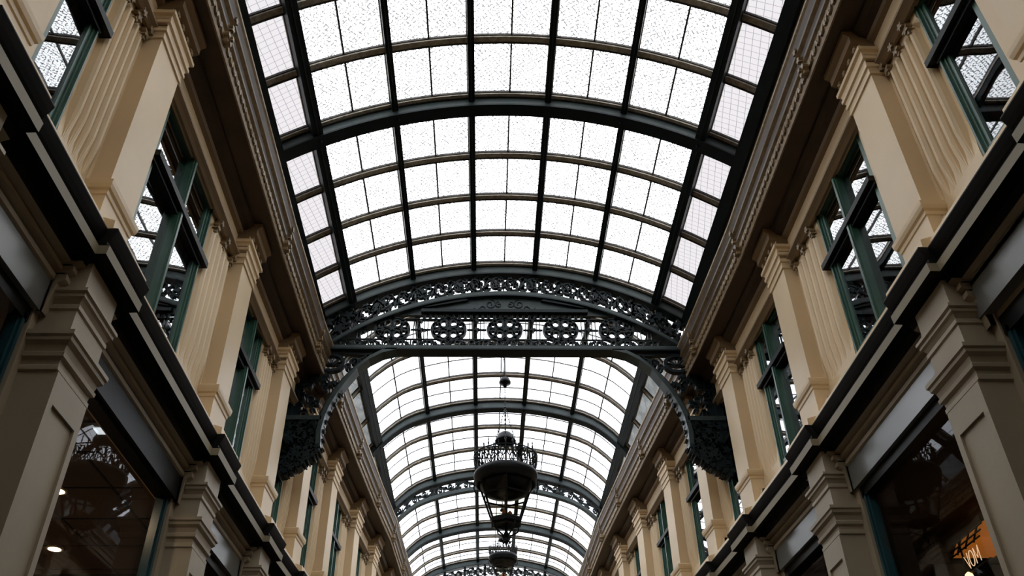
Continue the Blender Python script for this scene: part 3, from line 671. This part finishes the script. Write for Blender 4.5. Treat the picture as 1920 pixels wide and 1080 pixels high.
            for k in range(150):
                z = rnd.uniform(1.965, 2.325); x = rnd.uniform(.64, 1.015); d = inside(x, z)
                if d < .018: continue
                if math.hypot((x - .86) / 1.3, z - 2.262) < .055: continue
                dens = 1.0 if x > .92 else .42
                if rnd.random() > dens: continue
                rr = min(d - .004, rnd.uniform(.014, .024))
                if rnd.random() < .5: mb.leaf(x, z, rr, rnd.random() * 6, Mx, -.016, .016 + rnd.random() * .01, 5)
                else: mb.ribbon(spiral(x, z, rr, rr * .3, rnd.random() * 6, 1.2 * rnd.choice((-1, 1)), 14), .0036, Mx, -.016, .016)
            mb.ribbon([(.66 + .36 * q / 12, 2.316 - .006 * math.sin(q)) for q in range(13)], .006, Mx, -.014, .014)
            mb.ribbon([(x0 + .022, z + .012) for x0, z in G], .004, Mx, -.014, .014)
            mb.plate([(.975, 1.96), (1.02, 1.96), (1.02, 2.32), (.99, 2.30), (.98, 2.15)], Mx, -.004, .004)
            mb.build('spandrel_scrollwork', 'iron', b)
            # pendant below the cross band
            mb = MB(); mb.plate([(.895, 1.936), (1.046, 1.936), (1.046, 1.72), (1.02, 1.685), (.97, 1.70), (.93, 1.74), (.905, 1.79)], Mx, -.006, .006)
            for k in range(90):
                z = rnd.uniform(1.67, 1.93); lo = lin([(1.66, 1.0), (1.70, .95), (1.75, .905), (1.80, .885), (1.94, .89)], z); x = rnd.uniform(lo + .008, 1.04)
                if rnd.random() < .55: mb.leaf(x, z, rnd.uniform(.012, .022), rnd.random() * 6, Mx, -.024 - rnd.random() * .01, .024, 5)
                else: mb.ribbon(spiral(x, z, .02, .006, rnd.random() * 6, 1.2, 14), .004, Mx, -.028, .028)
            for (x, z) in ((.872, 1.80), (.868, 1.775), (.885, 1.755), (.905, 1.74), (.925, 1.722), (.95, 1.705), (.975, 1.69), (1.0, 1.675), (1.025, 1.662), (1.04, 1.68)): mb.leaf(x, z, .017, x * 30, Mx, -.036, .036, 5)
            for k2 in range(14): mb.leaf(.858 - .0 + (.01 if k2 % 2 else 0), 1.80 + k2 * .024, .009, k2, lambda a, b2, tt: (sg * (a + (inside(0, b2) * -1 - .868)), Y + tt, b2), .0, .03, 4)
            mb.build('pendant_scrollwork', 'iron', b)
    return t
truss(3.67, 'big dark iron lattice truss with roundels and scroll brackets spanning the arcade', True)
truss(8.22, 'far lattice truss seen small at the bottom edge behind the lanterns', False)

# ---------------------------------------------------------------- lanterns
def lantern(cx, cy, zc, s, ztop, label):
    # zc: height of the main ring; s: scale (ring radius)
    t = thing('hanging_lantern', label, 'lantern', (cx, cy, zc - 1.0 * s), 'lanterns hung down the middle of the arcade')
    zz = lambda k: zc + k * s
    # cords and canopy disc
    mb = MB(); mb.tube([(cx, cy, ztop), (cx, cy, zz(3.43))], .0045 * s / .17, 6); mb.tube([(cx - .012, cy, ztop), (cx - .006, cy, zz(3.43))], .0022, 5); mb.build('drop_rod', 'black', t)
    mb = MB(); mb.lathe([(.03 * s, zz(3.60)), (.14 * s, zz(3.55)), (.20 * s, zz(3.43)), (.195 * s, zz(3.36)), (.07 * s, zz(3.31)), (.06 * s, zz(3.23)), (.02 * s, zz(3.18))], cx, cy, 20); mb.build('canopy_disc', 'black', t, True)
    zj = zz(2.43)
    def chain(p0, p1, nm='chain'):
        mb = MB(); p0 = Vector(p0); p1 = Vector(p1); L = (p1 - p0).length; n = max(4, int(L / (.10 * s))); u = (p1 - p0).normalized()
        for k in range(n):
            c = p0.lerp(p1, (k + .5) / n); hv = L / n * .62; ww = .028 * s
            a = Vector((1, 0, 0)) if k % 2 else Vector((0, 1, 0))
            mb.tube([c + u * hv * math.cos(q * math.pi / 4) + a * ww * math.sin(q * math.pi / 4) for q in range(9)], .010 * s, 4)
        mb.build(nm, 'black', t)
    chain((cx, cy, zz(3.23)), (cx, cy, zj), 'main_chain')
    mb = MB(); mb.lathe([(.02 * s, zj + .05 * s), (.06 * s, zj), (.02 * s, zj - .05 * s)], cx, cy, 12); mb.build('hook_boss', 'black', t)
    for k in range(3):
        an = k * 2 * math.pi / 3 + .5
        chain((cx, cy, zj), (cx + .5 * s * math.cos(an), cy + .5 * s * math.sin(an), zz(.95)))
    mb = MB(); mb.tube([(cx, cy, zj), (cx, cy, zz(1.53))], .02 * s, 6); mb.build('gas_pipe', 'black', t)
    # domed cap on short posts
    mb = MB(); mb.lathe([(.04 * s, zz(1.56)), (.16 * s, zz(1.51)), (.27 * s, zz(1.40)), (.33 * s, zz(1.24)), (.34 * s, zz(1.18)), (.30 * s, zz(1.17)), (.05 * s, zz(1.32))], cx, cy, 24); mb.build('domed_cap', 'black', t, True)
    for k in range(8):
        an = k * math.pi / 4; mb = MB(); mb.tube([(cx + .31 * s * math.cos(an), cy + .31 * s * math.sin(an), zz(1.2)), (cx + .36 * s * math.cos(an), cy + .36 * s * math.sin(an), zz(.72)), (cx + .62 * s * math.cos(an), cy + .62 * s * math.sin(an), zz(.22))], .022 * s, 5); mb.build('cap_post', 'black', t)
    # pierced crown
    mb = MB(); n = 16
    def crown(u, v, tt):
        an = u; rr = (lerp(.93, 1.0, v) if v < 1 else 1.0) * s + tt; rr = s * (.90 + .11 * math.sin(min(1.2, v) * 1.9)) + tt
        return (cx + rr * math.cos(an), cy + rr * math.sin(an), zc + s * (.08 + .62 * v))
    for vv in (0.02, .9): mb.ribbon([(q * 2 * math.pi / 48, vv) for q in range(49)], .022, crown, -.02 * s, .02 * s)
    for k in range(n):
        a0 = k * 2 * math.pi / n; st = 2 * math.pi / n
        mb.ribbon([(a0, 0), (a0, 1.0 + (.18 if k % 2 == 0 else .0))], .018, crown, -.016 * s, .016 * s)
        for sx in (-1, 1):
            mb.ribbon([(a0 + st / 2 + sx * st * .24 + st * .20 * math.cos(q * .55), .56 + .22 * math.sin(q * .55)) for q in range(12)], .018, crown, -.014 * s, .014 * s)
            mb.ribbon([(a0 + st / 2 + sx * st * .24 * math.cos(q * .5), .24 + .18 * math.sin(q * .5)) for q in range(12)], .016, crown, -.014 * s, .014 * s)
            mb.ribbon([(a0 + st / 2, .1), (a0 + st / 2 + sx * st * .4, .8)], .014, crown, -.012 * s, .012 * s)
        mb.leaf(a0 + st / 2, .80, .05, 0, crown, -.014 * s, .014 * s, 4)
    mb.build('pierced_crown', 'black', t)
    for k in range(8):
        an = k * math.pi / 4 + .2; r = s * 1.0; mb = MB(); mb.lathe([(.012 * s, zz(.66)), (.03 * s, zz(.74)), (.012 * s, zz(.82)), (.022 * s, zz(.86)), (.004 * s, zz(.98))], cx + r * math.cos(an), cy + r * math.sin(an), 6); mb.build('crown_finial', 'black', t)
    # main ring
    mb = MB(); mb.lathe([(.60 * s, zz(.20)), (.95 * s, zz(.12)), (1.00 * s, zz(.06)), (1.01 * s, zz(-.04)), (.98 * s, zz(-.14)), (.95 * s, zz(-.20)), (.94 * s, zz(-.30)), (.88 * s, zz(-.32)), (.80 * s, zz(-.05)), (.3 * s, zz(.15))], cx, cy, 40); mb.build('main_ring', 'black', t, True)
    # reflector under the ring
    mb = MB(); mb.lathe([(.86 * s, zz(-.20)), (.80 * s, zz(-.38)), (.68 * s, zz(-.56)), (.40 * s, zz(-.64)), (.10 * s, zz(-.66)), (.1 * s, zz(-.3))], cx, cy, 32); mb.build('reflector', 'black', t, True)
    # six-sided tapering cage
    n = 6; zt, zb = zz(-.20), zz(-1.50); rt, rb = .93 * s, .46 * s
    pt = lambda k, r, z: (cx + r * math.cos(k * math.pi / 3 + R(30)), cy + r * math.sin(k * math.pi / 3 + R(30)), z)
    for k in range(n):
        mb = MB(); mb.tube([pt(k, rt, zt), pt(k, rb, zb)], .034 * s, 5); mb.build('cage_bar', 'black', t)
        mb = MB(); mb.face([pt(k, rt * .97, zt), pt(k + 1, rt * .97, zt), pt(k + 1, rb * .97, zb), pt(k, rb * .97, zb)]); mb.build('pane', 'lampg', t)
    mb = MB(); rm = lerp(rt, rb, .38); zm = lerp(zt, zb, .38); mb.tube([pt(k, rm, zm) for k in range(7)], .03 * s, 5); mb.build('mid_band', 'black', t)
    mb = MB(); mb.lathe([(.47 * s, zb + .10 * s), (.52 * s, zb + .06 * s), (.52 * s, zb - .06 * s), (.40 * s, zb - .10 * s), (.12 * s, zb - .05 * s)], cx, cy, 6, R(30)); mb.build('base_ring', 'black', t)
    mb = MB(); mb.lathe([(.05 * s, zz(-.6)), (.05 * s, zz(-1.2)), (.10 * s, zz(-1.25)), (.10 * s, zb)], cx, cy, 10); mb.build('lamp_stem', 'black', t)
    for k in range(3):
        an = k * 2.1; mb = MB(); mb.lathe([(.02 * s, zz(-1.14)), (.07 * s, zz(-1.20)), (.07 * s, zz(-1.34)), (.02 * s, zz(-1.40))], cx + .12 * s * math.cos(an), cy + .12 * s * math.sin(an), 8); mb.build('burner', 'warmdim', t)
    # scrolled drop under the base
    for k in range(4):
        an = k * math.pi / 2 + .6; mb = MB()
        pts = [(.46, -1.58), (.44, -1.72), (.30, -1.82), (.16, -1.90), (.08, -2.04), (.14, -2.12), (.18, -2.06)]
        mb.tube([(cx + r * s * math.cos(an), cy + r * s * math.sin(an), zz(z)) for r, z in pts], .028 * s, 5); mb.build('scroll_arm', 'black', t)
    mb = MB(); mb.lathe([(.03 * s, zb), (.05 * s, zz(-1.8)), (.10 * s, zz(-1.9)), (.05 * s, zz(-2.0)), (.08 * s, zz(-2.1)), (.01 * s, zz(-2.22))], cx, cy, 12); mb.build('drop_finial', 'black', t)
    for k in range(2):
        an = math.pi + k * math.pi; sx = math.cos(an); mb = MB(); mb.tube([(cx + sx * s * r, cy, zz(z)) for r, z in ((.98, -.15), (1.0, -.40), (.95, -.55), (.88, -.58), (.88, -.48))], .022 * s, 5); mb.build('side_scroll', 'black', t)
M['warmdim'] = paint('copper_burner', (0.55, 0.16, 0.04), 0.35, 0.2, 8)
lantern(.014, 4.3, 1.950, .170, 2.86, 'large black hanging lantern with pierced crown and chains, nearest the camera')
lantern(.045, 6.6, 2.318, .112, 2.86, 'smaller black hanging lantern below and behind the large one')

# ---------------------------------------------------------------- shop interiors
def spot(loc, power, col, size=.25):
    l = bpy.data.lights.new('shop_light', 'AREA'); l.shape = 'DISK'; l.size = size; l.energy = power; l.color = col
    o = bpy.data.objects.new('shop_light', l); COL.objects.link(o); o.location = w2(loc); return o
ZC = 1.12
DL = [(-1.426, 2.568), (-1.633, 3.075), (-2.1, 2.4), (-2.3, 3.2), (-1.5, 4.2), (-1.25, 2.13)]
DLN = ['above the nearest left shop window pane', 'deeper in the nearest left shop', 'toward the back of the nearest left shop', 'at the back corner of the left shop', 'in the third left shop', 'in the nearest left shop just beside the near pilaster']
for (x, y), nm in zip(DL, DLN):
    t = thing('downlight', 'round recessed downlight %s' % nm, 'downlight', (x, y, ZC - .01), 'downlights in the left shop ceiling')
    mb = MB(); mb.lathe([(.030, ZC - .006), (.030, ZC + .001), (.022, ZC + .001), (.022, ZC - .006)], x, y, 20); mb.build('trim_ring', 'cream', t)
    mb = MB(); mb.lathe([(.0225, ZC - .0065), (.0225, ZC - .0045)], x, y, 20); mb.build('lens', 'down', t)
    spot((x, y, ZC - .012), 5, (1, .72, .45), .1)
for nm, (x, y) in {'behind the head of the nearest left shop window': (-1.135, 1.93), 'further along the nearest left shop ceiling': (-1.135, 2.16), 'in the second left shop ceiling': (-1.10, 3.0)}.items():  # first two panels take the place of skylight reflections in the shop glass
    t = thing('ceiling_light', 'square cool ceiling panel light %s' % nm, 'ceiling light', (x, y, ZC - .01), 'panel lights in the left shop ceiling')
    mb = MB(); mb.box(x - .045, x + .045, y - .045, y + .045, ZC - .006, ZC + .001); mb.build('surround', 'fascia', t)
    mb = MB(); mb.box(x - .028, x + .028, y - .018, y + .018, ZC - .009, ZC - .0055); mb.build('diffuser', 'led', t)
for (x, y, pw) in ((-2.0, 2.3, 11), (-1.9, 3.0, 8), (-1.9, 1.2, 5), (-1.9, 4.6, 5)):  # fill lights without fixtures, added to brighten the left shop ceiling
    l = bpy.data.lights.new('shop_lamp', 'POINT'); l.energy = pw; l.color = (1, .66, .42); l.shadow_soft_size = .15
    o = bpy.data.objects.new('shop_lamp', l); COL.objects.link(o); o.location = w2((x, y, .1))
# suspended ceiling grid of the left shop
mb = MB(); y = .3
while y < 6.5:
    mb.box(-3.8, -1.16, y, y + .006, ZC - .003, ZC + .001); y += .25
x = -1.25
while x > -3.7:
    mb.box(x - .006, x, .25, 6.5, ZC - .003, ZC + .001); x -= .25
tag(mb.build('trim_11', 'bardk'), 'dark grid of the suspended ceiling in the left shop', None, None, 'structure')
t = thing('pendant_lamp', 'amber lit shade with dark bars hanging inside the right shop', 'lamp', (1.58, 2.79, 1.0))
mb = MB(); mb.hexa([(1.52, 2.70, 1.012), (1.66, 2.70, 1.012), (1.66, 2.90, 1.012), (1.52, 2.90, 1.012), (1.54, 2.68, 1.06), (1.68, 2.68, 1.06), (1.68, 2.88, 1.06), (1.54, 2.88, 1.06)]); mb.build('shade', 'amber', t)
mb = MB()
for yy in (2.74, 2.80, 2.86): mb.tube([(1.517, yy, 1.008), (1.537, yy - .02, 1.062)], .0035, 5)
for q in range(3): mb.tube([(1.515 + .01 * q, 2.69, 1.012 + .022 * q), (1.515 + .01 * q, 2.91, 1.012 + .022 * q)], .003, 5)
mb.build('shade_bars', 'black', t)
mb = MB(); mb.tube([(1.6, 2.79, 1.06), (1.6, 2.79, 1.12)], .004, 6); mb.build('rod', 'black', t)
t = thing('illuminated_sign', 'thin glowing wire letters standing in the right shop under the amber shade', 'sign', (1.5, 2.75, .94))
def stroke(name, pts):
    mb = MB(); mb.tube([(1.5, 2.80 - a * .036, .935 + b * .05) for a, b in pts], .0016, 5); mb.build(name, 'neon', t)
stroke('letter_n', [(0, 0), (0, 1), (.7, 0), (.7, 1)]); stroke('letter_o', [(1.35 + .38 * math.cos(q * math.pi / 8), .5 + .5 * math.sin(q * math.pi / 8)) for q in range(17)])
stroke('letter_m', [(2.0, 0), (2.0, 1), (2.4, .3), (2.8, 1), (2.8, 0)])
mb = MB(); mb.box(1.505, 1.515, 2.66, 2.84, .925, .931); mb.tube([(1.51, 2.75, -EYE / S), (1.51, 2.75, .927)], .006, 6); mb.build('sign_stand', 'black', t)
o = thing('display_panel', 'dull red panel standing deep in the right shop', 'panel', (1.9, 3.1, .3))
mb = MB(); mb.box(1.88, 1.90, 3.02, 3.34, -EYE / S, 1.05); mb.build('board', 'rust', o)
l = bpy.data.lights.new('shop_lamp', 'POINT'); l.energy = 1.2; l.color = (1, .5, .25); l.shadow_soft_size = .05
ol = bpy.data.objects.new('shop_lamp', l); COL.objects.link(ol); ol.location = w2((1.62, 2.6, .8))
# pendant and bulb cluster in the right-hand shop
for nm, (x, y, z) in {'glowing high in the right shop near the camera': (1.36, 2.05, 1.093), 'low beside the glowing wire letters': (1.5, 2.80, .915)}.items():
    t = thing('bulb', 'warm ceiling bulb %s' % nm, 'lamp', (x, y, z), 'bulbs in the right shop')
    mb = MB(); mb.tube([(x, y, 1.03), (x, y, z + .015)], .004, 6); mb.build('stem', 'black', t)
    mb = MB(); mb.lathe([(.002, z + .016), (.012, z + .008), (.014, z - .004), (.008, z - .014), (.001, z - .017)], x, y, 12); mb.build('globe', 'warm', t, True)

# ---------------------------------------------------------------- tidy helper properties
for o in bpy.data.objects:
    if '_b' in o: del o['_b']
